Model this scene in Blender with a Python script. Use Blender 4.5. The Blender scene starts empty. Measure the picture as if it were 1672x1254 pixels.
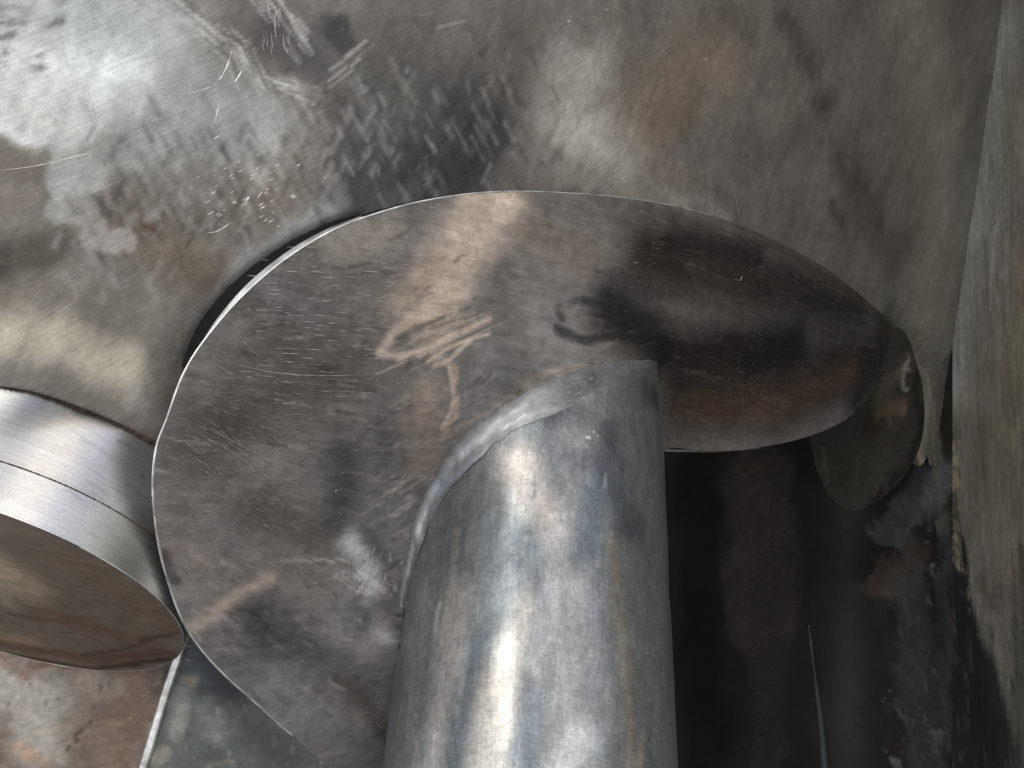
import bpy, math, random
import numpy as np
from mathutils import Matrix, Vector

C = bpy.context.scene.collection
rng = np.random.default_rng(7)
# ------------------------------------------------------------------ camera, sky, sun, exposure
F = 1312.0 / 1672.0                      # focal length over picture width
PITCH = math.radians(-24)                # the camera looks down
ROT = Matrix.Rotation(PITCH, 4, 'X')
MW = Matrix.Translation((0, 0, 1.6)) @ ROT
RN = np.array(MW)[:3, :3]; TN = np.array(MW)[:3, 3]
cam = bpy.data.cameras.new('camera'); cam.sensor_width = 36; cam.lens = 36 * F
cam.clip_start = 0.01; cam.clip_end = 500
co = bpy.data.objects.new('camera', cam); C.objects.link(co)
co.matrix_world = MW @ Matrix.Rotation(math.radians(90), 4, 'X')
S = bpy.context.scene
S.camera = co
SUN_EL, SUN_AZ = math.radians(52), math.radians(-38)     # azimuth from behind the camera, negative = from the left
w = bpy.data.worlds.new('World'); S.world = w; w.use_nodes = True
nt = w.node_tree; nt.nodes.clear()
wo = nt.nodes.new('ShaderNodeOutputWorld'); bg = nt.nodes.new('ShaderNodeBackground')
sky = nt.nodes.new('ShaderNodeTexSky'); sky.sky_type = 'NISHITA'; sky.sun_disc = False
sky.sun_elevation = SUN_EL; sky.sun_rotation = math.pi - SUN_AZ * -1
sky.air_density = 1.0; sky.dust_density = 3.0
tc = nt.nodes.new('ShaderNodeTexCoord'); sp = nt.nodes.new('ShaderNodeSeparateXYZ')
nt.links.new(tc.outputs['Generated'], sp.inputs[0])
nz = nt.nodes.new('ShaderNodeTexNoise'); nz.inputs['Scale'].default_value = 2.1; nz.inputs['Detail'].default_value = 5
nt.links.new(tc.outputs['Generated'], nz.inputs['Vector'])
cr = nt.nodes.new('ShaderNodeValToRGB'); cr.color_ramp.elements[0].position = .42; cr.color_ramp.elements[1].position = .62
nt.links.new(nz.outputs['Fac'], cr.inputs[0])
cm = nt.nodes.new('ShaderNodeMix'); cm.data_type = 'RGBA'          # clouds over the blue
nt.links.new(cr.outputs[0], cm.inputs[0]); nt.links.new(sky.outputs[0], cm.inputs[6]); cm.inputs[7].default_value = (10.5, 10.2, 9.8, 1)
gm = nt.nodes.new('ShaderNodeMix'); gm.data_type = 'RGBA'          # ground below the horizon
mr = nt.nodes.new('ShaderNodeMapRange'); mr.inputs[1].default_value = -.08; mr.inputs[2].default_value = .05
nt.links.new(sp.outputs[2], mr.inputs[0]); nt.links.new(mr.outputs[0], gm.inputs[0])
gm.inputs[6].default_value = (1.9, 1.85, 1.75, 1); nt.links.new(cm.outputs[2], gm.inputs[7])
nt.links.new(gm.outputs[2], bg.inputs[0]); bg.inputs[1].default_value = .12
nt.links.new(bg.outputs[0], wo.inputs[0])
sl = bpy.data.lights.new('sun', 'SUN'); sl.energy = 1.4; sl.angle = math.radians(12); sl.color = (1, .95, .88)
so = bpy.data.objects.new('sun', sl); C.objects.link(so)
to_sun = Vector((math.sin(SUN_AZ) * math.cos(SUN_EL), -math.cos(SUN_AZ) * math.cos(SUN_EL), math.sin(SUN_EL)))
so.rotation_euler = to_sun.to_track_quat('Z', 'Y').to_euler(); so.location = (0, 0, 4)
S.view_settings.view_transform = 'Standard'; S.view_settings.look = 'None'
S.view_settings.exposure = 0.5; S.view_settings.gamma = 1

# ------------------------------------------------------------------ helpers (numbers read off the photograph become rays; y is depth)
def ray(p):
    p = np.asarray(p, float)
    return np.stack([(p[..., 0] - 836) / 1312, np.ones(p.shape[:-1]), (627 - p[..., 1]) / 1312], -1)
def on_plane(p, a, b, c):                # plane a x + y + b z = c
    r = ray(p); return r * (c / (a * r[..., 0] + r[..., 1] + b * r[..., 2]))[..., None]
def to_px(P): return np.stack([836 + 1312 * P[..., 0] / P[..., 1], 627 - 1312 * P[..., 2] / P[..., 1]], -1)
def catmull(p, n=14, closed=False):
    p = np.asarray(p, float); out = []
    N = len(p); rngi = range(N if closed else N - 1)
    for i in rngi:
        if closed: a, b, c, d = p[i - 1], p[i], p[(i + 1) % N], p[(i + 2) % N]
        else: a, b, c, d = p[max(i - 1, 0)], p[i], p[i + 1], p[min(i + 2, N - 1)]
        for k in range(n):
            t = k / n
            out.append(.5 * (2 * b + (c - a) * t + (2 * a - 5 * b + 4 * c - d) * t * t + (3 * b - a - 3 * c + d) * t ** 3))
    if not closed: out.append(p[-1])
    return np.array(out)
_perm = np.random.default_rng(3).random((64, 64, 64)).astype(np.float32)
def vnoise(P):
    i = np.floor(P).astype(int); f = P - i; f = f * f * (3 - 2 * f); i0 = i & 63; i1 = (i + 1) & 63
    def g(x, y, z): return _perm[x, y, z]
    x, y, z = f[:, 0], f[:, 1], f[:, 2]
    a = g(i0[:, 0], i0[:, 1], i0[:, 2]) * (1 - x) + g(i1[:, 0], i0[:, 1], i0[:, 2]) * x
    b = g(i0[:, 0], i1[:, 1], i0[:, 2]) * (1 - x) + g(i1[:, 0], i1[:, 1], i0[:, 2]) * x
    c = g(i0[:, 0], i0[:, 1], i1[:, 2]) * (1 - x) + g(i1[:, 0], i0[:, 1], i1[:, 2]) * x
    d = g(i0[:, 0], i1[:, 1], i1[:, 2]) * (1 - x) + g(i1[:, 0], i1[:, 1], i1[:, 2]) * x
    return ((a * (1 - y) + b * y) * (1 - z) + (c * (1 - y) + d * y) * z) * 2 - 1
def fbm(P, s, o=4, seed=0.):
    r = np.zeros(len(P)); amp = 1.; P = P * s + seed
    for k in range(o): r += vnoise(P) * amp; P = P * 2.03 + 11.7; amp *= .55
    return r
def lin(c):
    c = np.asarray(c, float) / 255; return np.where(c <= .04045, c / 12.92, ((c + .055) / 1.055) ** 2.4)
def seg_dist(P, A, B):
    AB = B - A; L = (AB ** 2).sum() + 1e-12
    t = np.clip(((P - A) @ AB) / L, 0, 1); return np.sqrt(((P - A - t[:, None] * AB) ** 2).sum(1))
def patina_and_light(P, surf, base, marks, warp=.012, mottled=.25, seed=0., grain=.08, streak=None, contrast=1., tint=.02):
    """stains, heat tint, burnished patches, painted reflections and shade fixed to the surface: list of (points, radius, colour, strength, softness[, clean edge])"""
    PS = P
    if streak is not None:
        d = np.asarray(streak, float); d /= np.linalg.norm(d); PS = P - .86 * (P @ d)[:, None] * d
    wv = np.stack([fbm(PS, 28, 4, seed + k * 9.1) for k in range(3)], 1) * warp + np.stack([fbm(P, 150, 3, seed + 40 + k * 9.1) for k in range(3)], 1) * warp * .16
    Q = P + wv
    ds = lambda c: (lambda v: v * .75 + v.mean() * .25)(lin(c))
    col = np.tile(ds(base), (len(P), 1))
    for m in marks:
        pts, r, c, s, soft = m[:5]
        Z = P if len(m) > 5 else Q
        A = surf(np.array(pts, float)); r3 = r * A[:, 1].mean() / 1312
        lo, hi = A.min(0) - r3, A.max(0) + r3
        idx = np.nonzero(((Z > lo) & (Z < hi)).all(1))[0]
        if len(idx) == 0: continue
        q = Z[idx]
        d = seg_dist(q, A[0], A[-1]) if len(A) <= 2 else np.min([seg_dist(q, A[i], A[i + 1]) for i in range(len(A) - 1)], 0)
        x = np.clip((r3 - d) / (r3 * soft), 0, 1); x = x * x * (3 - 2 * x) * s
        col[idx] = col[idx] * (1 - x[:, None]) + ds(c) * x[:, None]
    g = np.exp(np.log(col).mean(0)); lum = col.mean(1, keepdims=True); gl = g.mean(); col = col * (lum / gl) ** (contrast - 1)
    m = 1 + mottled * fbm(Q, 16, 5, seed + 3) + grain * (fbm(PS, 260, 3, seed + 5) + .9 * fbm(PS, 90, 3, seed + 15))
    col = col * np.clip(m, .35, 1.8)[:, None]
    wm = fbm(Q, 9, 3, seed + 21) * tint
    col = col * np.stack([1 + wm, np.ones(len(P)), 1 - wm * 1.3], 1)
    return np.clip(col, .002, .95)

def finish_mesh(name, V, faces, mat, parent=None, col=None, uv=None, smooth=True, thick=0., origin=None):
    me = bpy.data.meshes.new(name)
    V = np.asarray(V, float) @ RN.T + TN
    base = V.mean(0) if origin is None else np.asarray(origin) @ RN.T + TN
    if parent is not None: base = np.array(parent.location)
    me.from_pydata((V - base).tolist(), [], [list(map(int, f)) for f in faces]) if not isinstance(faces, np.ndarray) else None
    if isinstance(faces, np.ndarray):
        n = len(V); k = faces.shape[1]
        me.vertices.add(n); me.vertices.foreach_set('co', (V - base).astype(np.float32).ravel())
        me.loops.add(faces.size); me.loops.foreach_set('vertex_index', faces.astype(np.int32).ravel())
        me.polygons.add(len(faces)); me.polygons.foreach_set('loop_start', np.arange(0, faces.size, k, dtype=np.int32))
        me.update(calc_edges=True); me.validate()
    if smooth: me.polygons.foreach_set('use_smooth', np.ones(len(me.polygons), bool))
    if col is not None:
        a = me.color_attributes.new('patina_and_light', 'FLOAT_COLOR', 'POINT')
        a.data.foreach_set('color', np.concatenate([col, np.ones((len(V), 1))], 1).astype(np.float32).ravel())
    if uv is not None:
        a = me.attributes.new('run', 'FLOAT_VECTOR', 'POINT')
        a.data.foreach_set('vector', np.concatenate([uv, np.zeros((len(V), 1))], 1).astype(np.float32).ravel())
    me.materials.append(mat); me.update()
    o = bpy.data.objects.new(name, me); C.objects.link(o)
    if parent is not None: o.parent = parent
    else: o.location = base
    if thick:
        md = o.modifiers.new('sheet_thickness', 'SOLIDIFY'); md.thickness = abs(thick); md.offset = -1 if thick > 0 else 1
        md.use_even_offset = False
    return o
def empty(name, p, label, cat):
    o = bpy.data.objects.new(name, None); C.objects.link(o)
    o.location = np.asarray(p) @ RN.T + TN; o.empty_display_size = .05; o['label'] = label; o['category'] = cat
    return o
def tag(o, label, cat): o['label'] = label; o['category'] = cat; return o
def grid_faces(nu, nv, closed=False):      # verts index u*nv+v
    u = np.arange(nu if closed else nu - 1); v = np.arange(nv - 1); U, W = np.meshgrid(u, v, indexing='ij')
    a = U * nv + W; b = ((U + 1) % nu) * nv + W
    return np.stack([a, b, b + 1, a + 1], -1).reshape(-1, 4)

# ------------------------------------------------------------------ metal material
def metal(name, metallic=.85, rough=.42, scr=.35, scr_scale=(60, 900), bump=.25, ang=0., flake=0., rvar=.18, dens=.66, bumpscale=60., grit=1.1, spec=.4):
    m = bpy.data.materials.new(name); m.use_nodes = True; N = m.node_tree.nodes; L = m.node_tree.links; N.clear()
    out = N.new('ShaderNodeOutputMaterial'); p = N.new('ShaderNodeBsdfPrincipled'); L.new(p.outputs[0], out.inputs[0])
    at = N.new('ShaderNodeAttribute'); at.attribute_name = 'patina_and_light'
    run = N.new('ShaderNodeAttribute'); run.attribute_name = 'run'
    ob = N.new('ShaderNodeTexCoord')
    def math_(op, a, b=None, c=None):
        n = N.new('ShaderNodeMath'); n.operation = op
        for i, x in enumerate((a, b, c)):
            if x is None: continue
            if isinstance(x, (int, float)): n.inputs[i].default_value = x
            else: L.new(x, n.inputs[i])
        return n.outputs[0]
    def noise(vec, scale, detail=3, rough_=.5):
        n = N.new('ShaderNodeTexNoise'); n.inputs['Scale'].default_value = scale; n.inputs['Detail'].default_value = detail
        n.inputs['Roughness'].default_value = rough_; L.new(vec, n.inputs['Vector']); return n.outputs['Fac']
    def mapping(vec, scale, rot=0.):
        n = N.new('ShaderNodeMapping'); n.inputs['Scale'].default_value = scale; n.inputs['Rotation'].default_value = (0, 0, rot)
        L.new(vec, n.inputs[0]); return n.outputs[0]
    def ramp(x, a, b):
        n = N.new('ShaderNodeMapRange'); n.interpolation_type = 'SMOOTHSTEP'; L.new(x, n.inputs[0]); n.inputs[1].default_value = a; n.inputs[2].default_value = b
        return n.outputs[0]
    # short broken scratches along the run direction, two directions, in patches
    warp = N.new('ShaderNodeVectorMath'); warp.operation = 'ADD'; L.new(run.outputs['Vector'], warp.inputs[0])
    wn = N.new('ShaderNodeTexNoise'); wn.inputs['Scale'].default_value = 9; L.new(run.outputs['Vector'], wn.inputs['Vector'])
    ws = N.new('ShaderNodeVectorMath'); ws.operation = 'SCALE'; L.new(wn.outputs['Color'], ws.inputs[0]); ws.inputs['Scale'].default_value = .014
    L.new(ws.outputs[0], warp.inputs[1])
    v1 = mapping(warp.outputs[0], (scr_scale[0], scr_scale[1], 1), ang)
    v2 = mapping(warp.outputs[0], (scr_scale[0] * .8, scr_scale[1] * .75, 1), ang + .75)
    v3 = mapping(warp.outputs[0], (scr_scale[0] * .3, scr_scale[1] * .6, 1), ang - .25)
    patch = ramp(noise(ob.outputs['Object'], 9, 4), .42, .62)
    patch2 = ramp(noise(ob.outputs['Object'], 14, 3), .5, .66)
    s1 = ramp(noise(v1, 1, 2), dens, dens + .07); s2 = math_('MULTIPLY', ramp(noise(v2, 1, 2), dens + .01, dens + .08), patch2)
    s3 = ramp(noise(v3, 1, 1), dens + .06, dens + .1)
    s1p = math_('MULTIPLY', s1, math_('ADD', patch, .25))
    sc = math_('MINIMUM', math_('ADD', math_('ADD', s1p, s2), math_('MULTIPLY', s3, .4)), 1.)
    brushed = noise(v1, .6, 4, .7)
    fine = noise(ob.outputs['Object'], 900, 2)
    # colour: patina, fine brushing, bare metal in the scratches
    k = math_('ADD', math_('MULTIPLY', math_('SUBTRACT', brushed, .5), .8), 1.)
    k = math_('MULTIPLY', k, math_('ADD', math_('MULTIPLY', math_('SUBTRACT', noise(ob.outputs['Object'], 95, 9, .72), .5), grit), 1.))
    k = math_('MULTIPLY', k, math_('ADD', math_('MULTIPLY', math_('SUBTRACT', fine, .5), .5), 1.))
    if flake:
        vz = N.new('ShaderNodeTexVoronoi'); vz.inputs['Scale'].default_value = 620; L.new(mapping(warp.outputs[0], (1.0, .38, 1), ang + 1.3), vz.inputs['Vector'])
        sepv = N.new('ShaderNodeSeparateColor'); L.new(vz.outputs['Color'], sepv.inputs[0])
        k = math_('MULTIPLY', k, math_('ADD', math_('MULTIPLY', math_('SUBTRACT', sepv.outputs[0], .5), flake), 1.))
    vm = N.new('ShaderNodeVectorMath'); vm.operation = 'SCALE'; L.new(at.outputs['Color'], vm.inputs[0]); L.new(k, vm.inputs['Scale'])
    mx = N.new('ShaderNodeMix'); mx.data_type = 'RGBA'; L.new(math_('MULTIPLY', sc, scr), mx.inputs[0]); L.new(vm.outputs[0], mx.inputs[6]); mx.inputs[7].default_value = (.72, .70, .67, 1)
    L.new(mx.outputs[2], p.inputs['Base Color'])
    p.inputs['Metallic'].default_value = metallic; p.inputs['Specular IOR Level'].default_value = spec
    r = math_('ADD', rough, math_('MULTIPLY', math_('SUBTRACT', noise(ob.outputs['Object'], 12, 5, .6), .5), rvar * 2))
    r = math_('SUBTRACT', r, math_('MULTIPLY', sc, .06))
    L.new(r, p.inputs['Roughness'])
    h = math_('ADD', math_('MULTIPLY', brushed, .35), math_('MULTIPLY', noise(ob.outputs['Object'], bumpscale, 4), .8))
    h = math_('SUBTRACT', h, math_('MULTIPLY', sc, .2))
    b = N.new('ShaderNodeBump'); b.inputs['Strength'].default_value = bump; b.inputs['Distance'].default_value = .0012
    L.new(h, b.inputs['Height']); L.new(b.outputs[0], p.inputs['Normal'])
    return m
def plain(name, c, metallic=.8, rough=.4, ns=60):
    m = bpy.data.materials.new(name); m.use_nodes = True; N = m.node_tree.nodes; L = m.node_tree.links
    p = N['Principled BSDF']; p.inputs['Metallic'].default_value = metallic; p.inputs['Roughness'].default_value = rough
    n = N.new('ShaderNodeTexNoise'); n.inputs['Scale'].default_value = ns; n.inputs['Detail'].default_value = 6
    t = N.new('ShaderNodeTexCoord'); L.new(t.outputs['Object'], n.inputs['Vector'])
    r = N.new('ShaderNodeValToRGB'); r.color_ramp.elements[0].position = .3; r.color_ramp.elements[1].position = .7
    r.color_ramp.elements[0].color = tuple(x * .45 for x in c) + (1,); r.color_ramp.elements[1].color = tuple(min(1, x * 1.35) for x in c) + (1,)
    L.new(n.outputs['Fac'], r.inputs[0]); L.new(r.outputs[0], p.inputs['Base Color'])
    b = N.new('ShaderNodeBump'); b.inputs['Strength'].default_value = .4; b.inputs['Distance'].default_value = .001; L.new(n.outputs['Fac'], b.inputs['Height']); L.new(b.outputs[0], p.inputs['Normal'])
    return m
M_sheet = metal('worn_sheet_steel', .55, .44, .16, (70, 1100), .12, ang=.7, dens=.68)
M_plate = metal('brushed_plate_steel', .5, .46, .24, (95, 1200), .12, spec=.2, grit=1.3, ang=.1, dens=.645)
M_pipe = metal('ground_pipe_steel', .72, .42, .16, (200, 1100), .12, ang=1.5, flake=.26, dens=.66)
M_weld = metal('ground_weld', .55, .42, .3, (160, 1000), .3, dens=.64)
M_cap = metal('turned_steel', .95, .30, .10, (14, 1300), .05, ang=0, dens=.69, rvar=.06, grit=.2)
M_rust = metal('rusty_plate', .2, .55, .04, (50, 300), .6, dens=.72)
M_dark = metal('blackened_steel', .15, .6, .02, (50, 300), .3, dens=.7)
M_black = metal('shade_and_stain_steel', .0, .62, .01, (50, 300), .35, dens=.72)  # its near-black colours paint the recess shade; the lip carries stains
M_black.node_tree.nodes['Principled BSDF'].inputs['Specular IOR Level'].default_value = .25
M_wall = metal('weathered_wall_steel', .5, .52, .10, (12, 260), .45, ang=0, dens=.68)
M_rim = plain('bright_edge_steel', (.62, .63, .62), .85, .35, 90)
M_bluerim = plain('blue_grey_edge_steel', (.33, .36, .39), .8, .38, 120)
M_seam = plain('grimy_seam', (.05, .035, .025), .1, .8, 200)
M_putty = plain('dried_putty', (.22, .18, .125), 0, .85, 160)
M_glint = plain('bare_scratch', (.36, .355, .345), .6, .4, 200)

# ------------------------------------------------------------------ shapes that are cut out of a bent sheet along an outline
def cut_sheet(name, outline, plane, step, mat, marks, base, parent=None, thick=.003, bend=None, uvdir=(1, 0), origin=None, **pk):
    a, b, c = plane
    nrm = np.array([a, 1, b]) / math.sqrt(a * a + 1 + b * b)
    eu = np.cross(nrm, [0, 0, 1.]); eu /= np.linalg.norm(eu); ew = np.cross(eu, nrm)
    O3 = on_plane(np.array(outline), a, b, c); P0 = O3.mean(0)
    O2 = np.stack([(O3 - P0) @ eu, (O3 - P0) @ ew], 1)
    lo, hi = O2.min(0), O2.max(0)
    nx, ny = int((hi[0] - lo[0]) / step) + 3, int((hi[1] - lo[1]) / step) + 3
    X, Y = np.meshgrid(lo[0] - step + np.arange(nx + 1) * step, lo[1] - step + np.arange(ny + 1) * step, indexing='ij')
    G = np.stack([X.ravel(), Y.ravel()], 1)
    inside = np.zeros(len(G), bool); n = len(O2)
    for i in range(n):
        p, q = O2[i], O2[(i + 1) % n]
        if p[1] == q[1]: continue
        cnd = ((p[1] > G[:, 1]) != (q[1] > G[:, 1]))
        xi = (q[0] - p[0]) * (G[:, 1] - p[1]) / (q[1] - p[1]) + p[0]
        inside ^= cnd & (G[:, 0] < xi)
    fa = grid_faces(nx + 1, ny + 1)
    keep = inside[fa].sum(1) >= 2; fa = fa[keep]
    used = np.unique(fa); ren = -np.ones(len(G), int); ren[used] = np.arange(len(used)); fa = ren[fa]; G = G[used]; ins = inside[used]
    # edge distance (dense outline samples) and snapping of the border vertices onto the outline
    e = np.sort(np.stack([fa, np.roll(fa, -1, 1)], -1).reshape(-1, 2), 1)
    key = e[:, 0].astype(np.int64) * len(G) + e[:, 1]; uk, cnt = np.unique(key, return_counts=True)
    bk = uk[cnt == 1]; bv = np.unique(np.concatenate([bk // len(G), bk % len(G)]))
    for v in bv:
        P = G[v]; A = O2; B = np.roll(O2, -1, 0); AB = B - A
        t = np.clip(((P - A) * AB).sum(1) / ((AB ** 2).sum(1) + 1e-15), 0, 1); Q = A + AB * t[:, None]
        G[v] = Q[((Q - P) ** 2).sum(1).argmin()]
    V = P0 + G[:, :1] * eu + G[:, 1:] * ew
    col = patina_and_light(V, lambda p: on_plane(p, a, b, c), base, marks, **pk)
    V0 = V.copy()
    if bend is not None: V = bend(V, nrm)
    th = uvdir
    # face toward the camera
    nf = np.cross(V[fa[:, 1]] - V[fa[:, 0]], V[fa[:, 2]] - V[fa[:, 0]]).sum(0)
    if nf[1] > 0: fa = fa[:, ::-1].copy()
    return finish_mesh(name, V, fa, mat, parent, col, np.stack([G @ np.array(uvdir), G @ np.array([-uvdir[1], uvdir[0]])], 1), True, thick, origin)

def ribbon(name, pts3, width_vec, mat, parent=None, lift=0., thick=0.):
    """bar with a small rounded section following 3-D points"""
    pts3 = np.asarray(pts3); n = len(pts3); T = np.gradient(pts3, axis=0); T /= np.linalg.norm(T, axis=1)[:, None]
    r = width_vec if hasattr(width_vec, '__len__') else np.full(n, width_vec)
    up = np.array([0, 1., 0]); A = np.cross(T, up); A /= np.linalg.norm(A, axis=1)[:, None]; B = np.cross(A, T)
    k = 8; ang = np.arange(k) / k * 2 * np.pi
    V = (pts3[:, None] + np.asarray(r)[:, None, None] * (np.cos(ang)[None, :, None] * A[:, None] + np.sin(ang)[None, :, None] * B[:, None])).reshape(-1, 3)
    f = []
    for i in range(n - 1):
        for j in range(k): f.append((i * k + j, i * k + (j + 1) % k, (i + 1) * k + (j + 1) % k, (i + 1) * k + j))
    f.append(tuple(range(k))[::-1]); f.append(tuple((n - 1) * k + j for j in range(k)))
    return finish_mesh(name, V, f, mat, parent)

PL = (-.83, .264, .67)                    # plane of the round plate
SH = (-.83, .264, .722)                   # the big sheet lies a few centimetres behind it
plate_s = lambda p: on_plane(p, *PL)
sheet_s = lambda p: on_plane(p, *SH)

# ------------------------------------------------------------------ big back sheet
hole_r = catmull([(590, 353), (700, 325), (830, 314.5), (1000, 322), (1130, 345), (1250, 387), (1350, 441), (1432, 507), (1470, 545), (1492, 582), (1503, 622), (1506, 670), (1500, 720), (1492, 748)])
tip = np.array([(1497, 745), (1496, 757), (1501, 762), (1509, 755), (1515, 742), (1519, 762), (1524, 752), (1528, 790), (1540, 830), (1560, 820), (1564, 740), (1566, 660)])
seam = np.array([(1568, 600), (1576, 530), (1588, 450), (1604, 340), (1619, 240), (1637, 110), (1652, 0), (1690, -330)])
hole_l = catmull([(592, 352), (540, 366), (485, 392), (430, 427), (375, 475), (331, 530), (308, 578), (302, 606), (330, 680), (330, 760)][::-1])
low = catmull([(300, 745), (255, 722), (190, 690), (130, 665), (60, 641), (0, 631), (-90, 622), (-260, 615)])
out_sheet = np.concatenate([hole_l[:-1], hole_r, tip, seam, [(-260, -330)], low[::-1]])
ms = []
def mk(*a): ms.append(a)
mk([(-60, -40), (120, 20), (230, 60)], 180, (152, 160, 160), .9, 1)
mk([(20, 150), (170, 130)], 100, (176, 183, 183), .9, .6)
mk([(240, 210), (330, 170), (420, 200)], 110, (142, 148, 147), .8, .8)
mk([(100, 250), (130, 300)], 42, (160, 164, 162), .9, .3)
mk([(110, 330), (160, 350)], 35, (148, 150, 146), .8, .25)
mk([(150, 385), (200, 392)], 27, (142, 141, 136), .9, .22)
mk([(-60, 235), (50, 250)], 38, (118, 111, 100), .8, .4)
mk([(-60, 420), (80, 400)], 60, (92, 86, 78), .85, .8)
mk([(-60, 330), (50, 300)], 40, (126, 120, 109), .7, .8)
mk([(-40, 530), (120, 560), (210, 620)], 70, (172, 166, 150), .85, .9)
mk([(230, 660), (250, 690)], 35, (150, 152, 150), .7, .8)
mk([(-60, 470), (120, 480)], 30, (128, 118, 104), .6, .9)
mk([(200, 350), (330, 450)], 80, (118, 104, 90), .8, .9)
mk([(330, 360), (480, 320)], 55, (110, 99, 90), .7, .9)
mk([(560, 330), (400, 450), (310, 580)], 36, (150, 158, 160), .75, .9)  # bluish sheen painted along the lip of the opening
mk([(420, 40), (700, 130)], 120, (92, 91, 89), .75, 1); mk([(560, 180), (760, 130)], 80, (86, 86, 85), .6, 1); mk([(600, 290), (850, 200)], 115, (74, 77, 79), .95, .9)
mk([(700, 290), (790, 280)], 50, (66, 72, 76), .8, .9)
mk([(440, 60), (520, 110)], 46, (88, 86, 84), .85, .7)
mk([(540, 45), (570, 60)], 38, (76, 75, 73), .85, .6)
mk([(560, 130), (660, 170)], 60, (102, 101, 98), .6, .9)
mk([(650, 20), (830, 70)], 90, (104, 100, 95), .7, .9)
mk([(960, 110), (920, 200), (1010, 240)], 125, (170, 168, 162), .9, 1)
mk([(930, 60), (990, 30)], 50, (146, 142, 138), .6, 1)
mk([(850, 250), (900, 260)], 45, (132, 132, 130), .5, 1)
mk([(880, 40), (1010, 30)], 60, (122, 112, 104), .6, 1)
mk([(1050, 190), (1110, 120), (1190, 110)], 120, (140, 124, 108), .8, 1)
mk([(1130, 190), (1080, 200)], 60, (132, 113, 95), .55, 1)
mk([(1190, 30), (1260, 120)], 50, (120, 112, 108), .6, .9)
mk([(1290, 20), (1330, 110)], 44, (88, 86, 84), .75, 1)
mk([(1335, 170), (1365, 160)], 30, (88, 80, 74), .6, 1)
mk([(1230, 250), (1300, 210)], 60, (108, 102, 97), .6, .9)
mk([(1380, 20), (1410, 100)], 44, (124, 120, 114), .6, 1)
mk([(1500, 60), (1480, 480)], 130, (122, 118, 108), .9, .9)
mk([(1370, 250), (1460, 420)], 60, (88, 85, 78), .6, 1)
mk([(1355, 330), (1375, 370)], 26, (80, 78, 72), .6, .9)
mk([(1365, 320), (1380, 380)], 8, (118, 115, 106), .5, .9)
mk([(950, 300), (1060, 318), (1180, 350)], 30, (150, 147, 140), .75, 1)
mk([(1080, 280), (1150, 300)], 40, (138, 126, 114), .5, 1)
mk([(1460, 490), (1530, 570)], 44, (122, 122, 116), .7, .9)
mk([(1525, 620), (1518, 730)], 24, (130, 126, 112), .8, .8)
r2 = random.Random(5)
mk([(-40, 150), (20, 170)], 60, (182, 189, 188), .9, .35); mk([(60, 160), (120, 180)], 62, (172, 178, 177), .85, .35)
mk([(110, 280), (180, 250), (260, 230)], 44, (148, 152, 151), .8, .5); mk([(96, 290), (110, 300)], 26, (156, 160, 158), .8, .25)
mk([(150, 380), (185, 396), (215, 388)], 22, (150, 149, 143), .8, .25); mk([(120, 330), (150, 360)], 20, (138, 136, 130), .7, .5)
mk([(150, 320), (170, 345)], 13, (92, 88, 84), .7, .6)
mk([(1500, 0), (1540, 300), (1520, 500)], 150, (146, 142, 130), .8, 1)
mk([(551, 40), (560, 58)], 34, (74, 73, 71), .9, .5); mk([(640, 110), (668, 120)], 16, (136, 142, 142), .7, .5); mk([(600, 158), (636, 140)], 13, (134, 140, 140), .7, .6)
for i in range(620):                     # scalloped grinding marks running down to the right
    t = r2.random(); cx = 130 + 740 * t + r2.gauss(0, 34); cy = 345 - 170 * t + r2.gauss(0, 66)
    l = r2.uniform(5, 20); k = r2.random(); d = .55 if k > .3 else -.5
    mk([(cx - l * d, cy - l), (cx + l * d, cy + l)], r2.uniform(4, 12), (150, 151, 149) if r2.random() > .5 - .15 * (1 - t) else (66, 66, 66), r2.uniform(.12, .42), 1, *([True] if r2.random() > .35 else []))
for (x0, y0, x1, y1, wd, n) in [(275, -8, 400, 92, 16, 46), (440, -5, 505, 80, 22, 40), (455, 128, 512, 150, 10, 16), (548, 118, 604, 74, 14, 9), (395, 80, 430, 160, 22, 30), (640, 60, 760, 30, 40, 5)]:
    dx, dy = x1 - x0, y1 - y0; L_ = math.hypot(dx, dy)
    for i in range(n):
        t = r2.random(); o = r2.gauss(0, wd * .6); l = r2.uniform(8, 26); cx, cy = x0 + dx * t - dy / L_ * o, y0 + dy * t + dx / L_ * o
        mk([(cx - dx / L_ * l, cy - dy / L_ * l), (cx + dx / L_ * l, cy + dy / L_ * l)], r2.uniform(2.5, 6), (176, 177, 174) if r2.random() > .3 else (84, 83, 82), r2.uniform(.15, .45), 1, True)
for i in range(16):
    o = r2.uniform(-12, 12); mk([(462 + o, 130 + o * .3), (485 + o * .6, 146 + o * .5), (510, 149 + o * .7), (530 - o * .2, 135 + o), (540, 116 + o * .4)], 4.5, (160, 160, 156), .16, 1)
for i in range(46):                      # dark nicks at the upper left
    cx, cy = abs(r2.gauss(30, 50)), abs(r2.gauss(60, 60)); mk([(cx, cy), (cx + r2.uniform(6, 26), cy - r2.uniform(1, 7))], r2.uniform(4, 9), (96, 99, 99), r2.uniform(.2, .6), .8)
for i in range(160):
    cx, cy = r2.uniform(850, 1500), r2.uniform(0, 400); l = r2.uniform(8, 50); a = r2.uniform(.2, 1.2)
    mk([(cx - l * math.cos(a), cy - l * math.sin(a)), (cx + l * math.cos(a), cy + l * math.sin(a))], r2.uniform(5, 26), r2.choice([(140, 136, 130), (88, 84, 80), (124, 108, 94)]), r2.uniform(.06, .22), 1)
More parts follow.
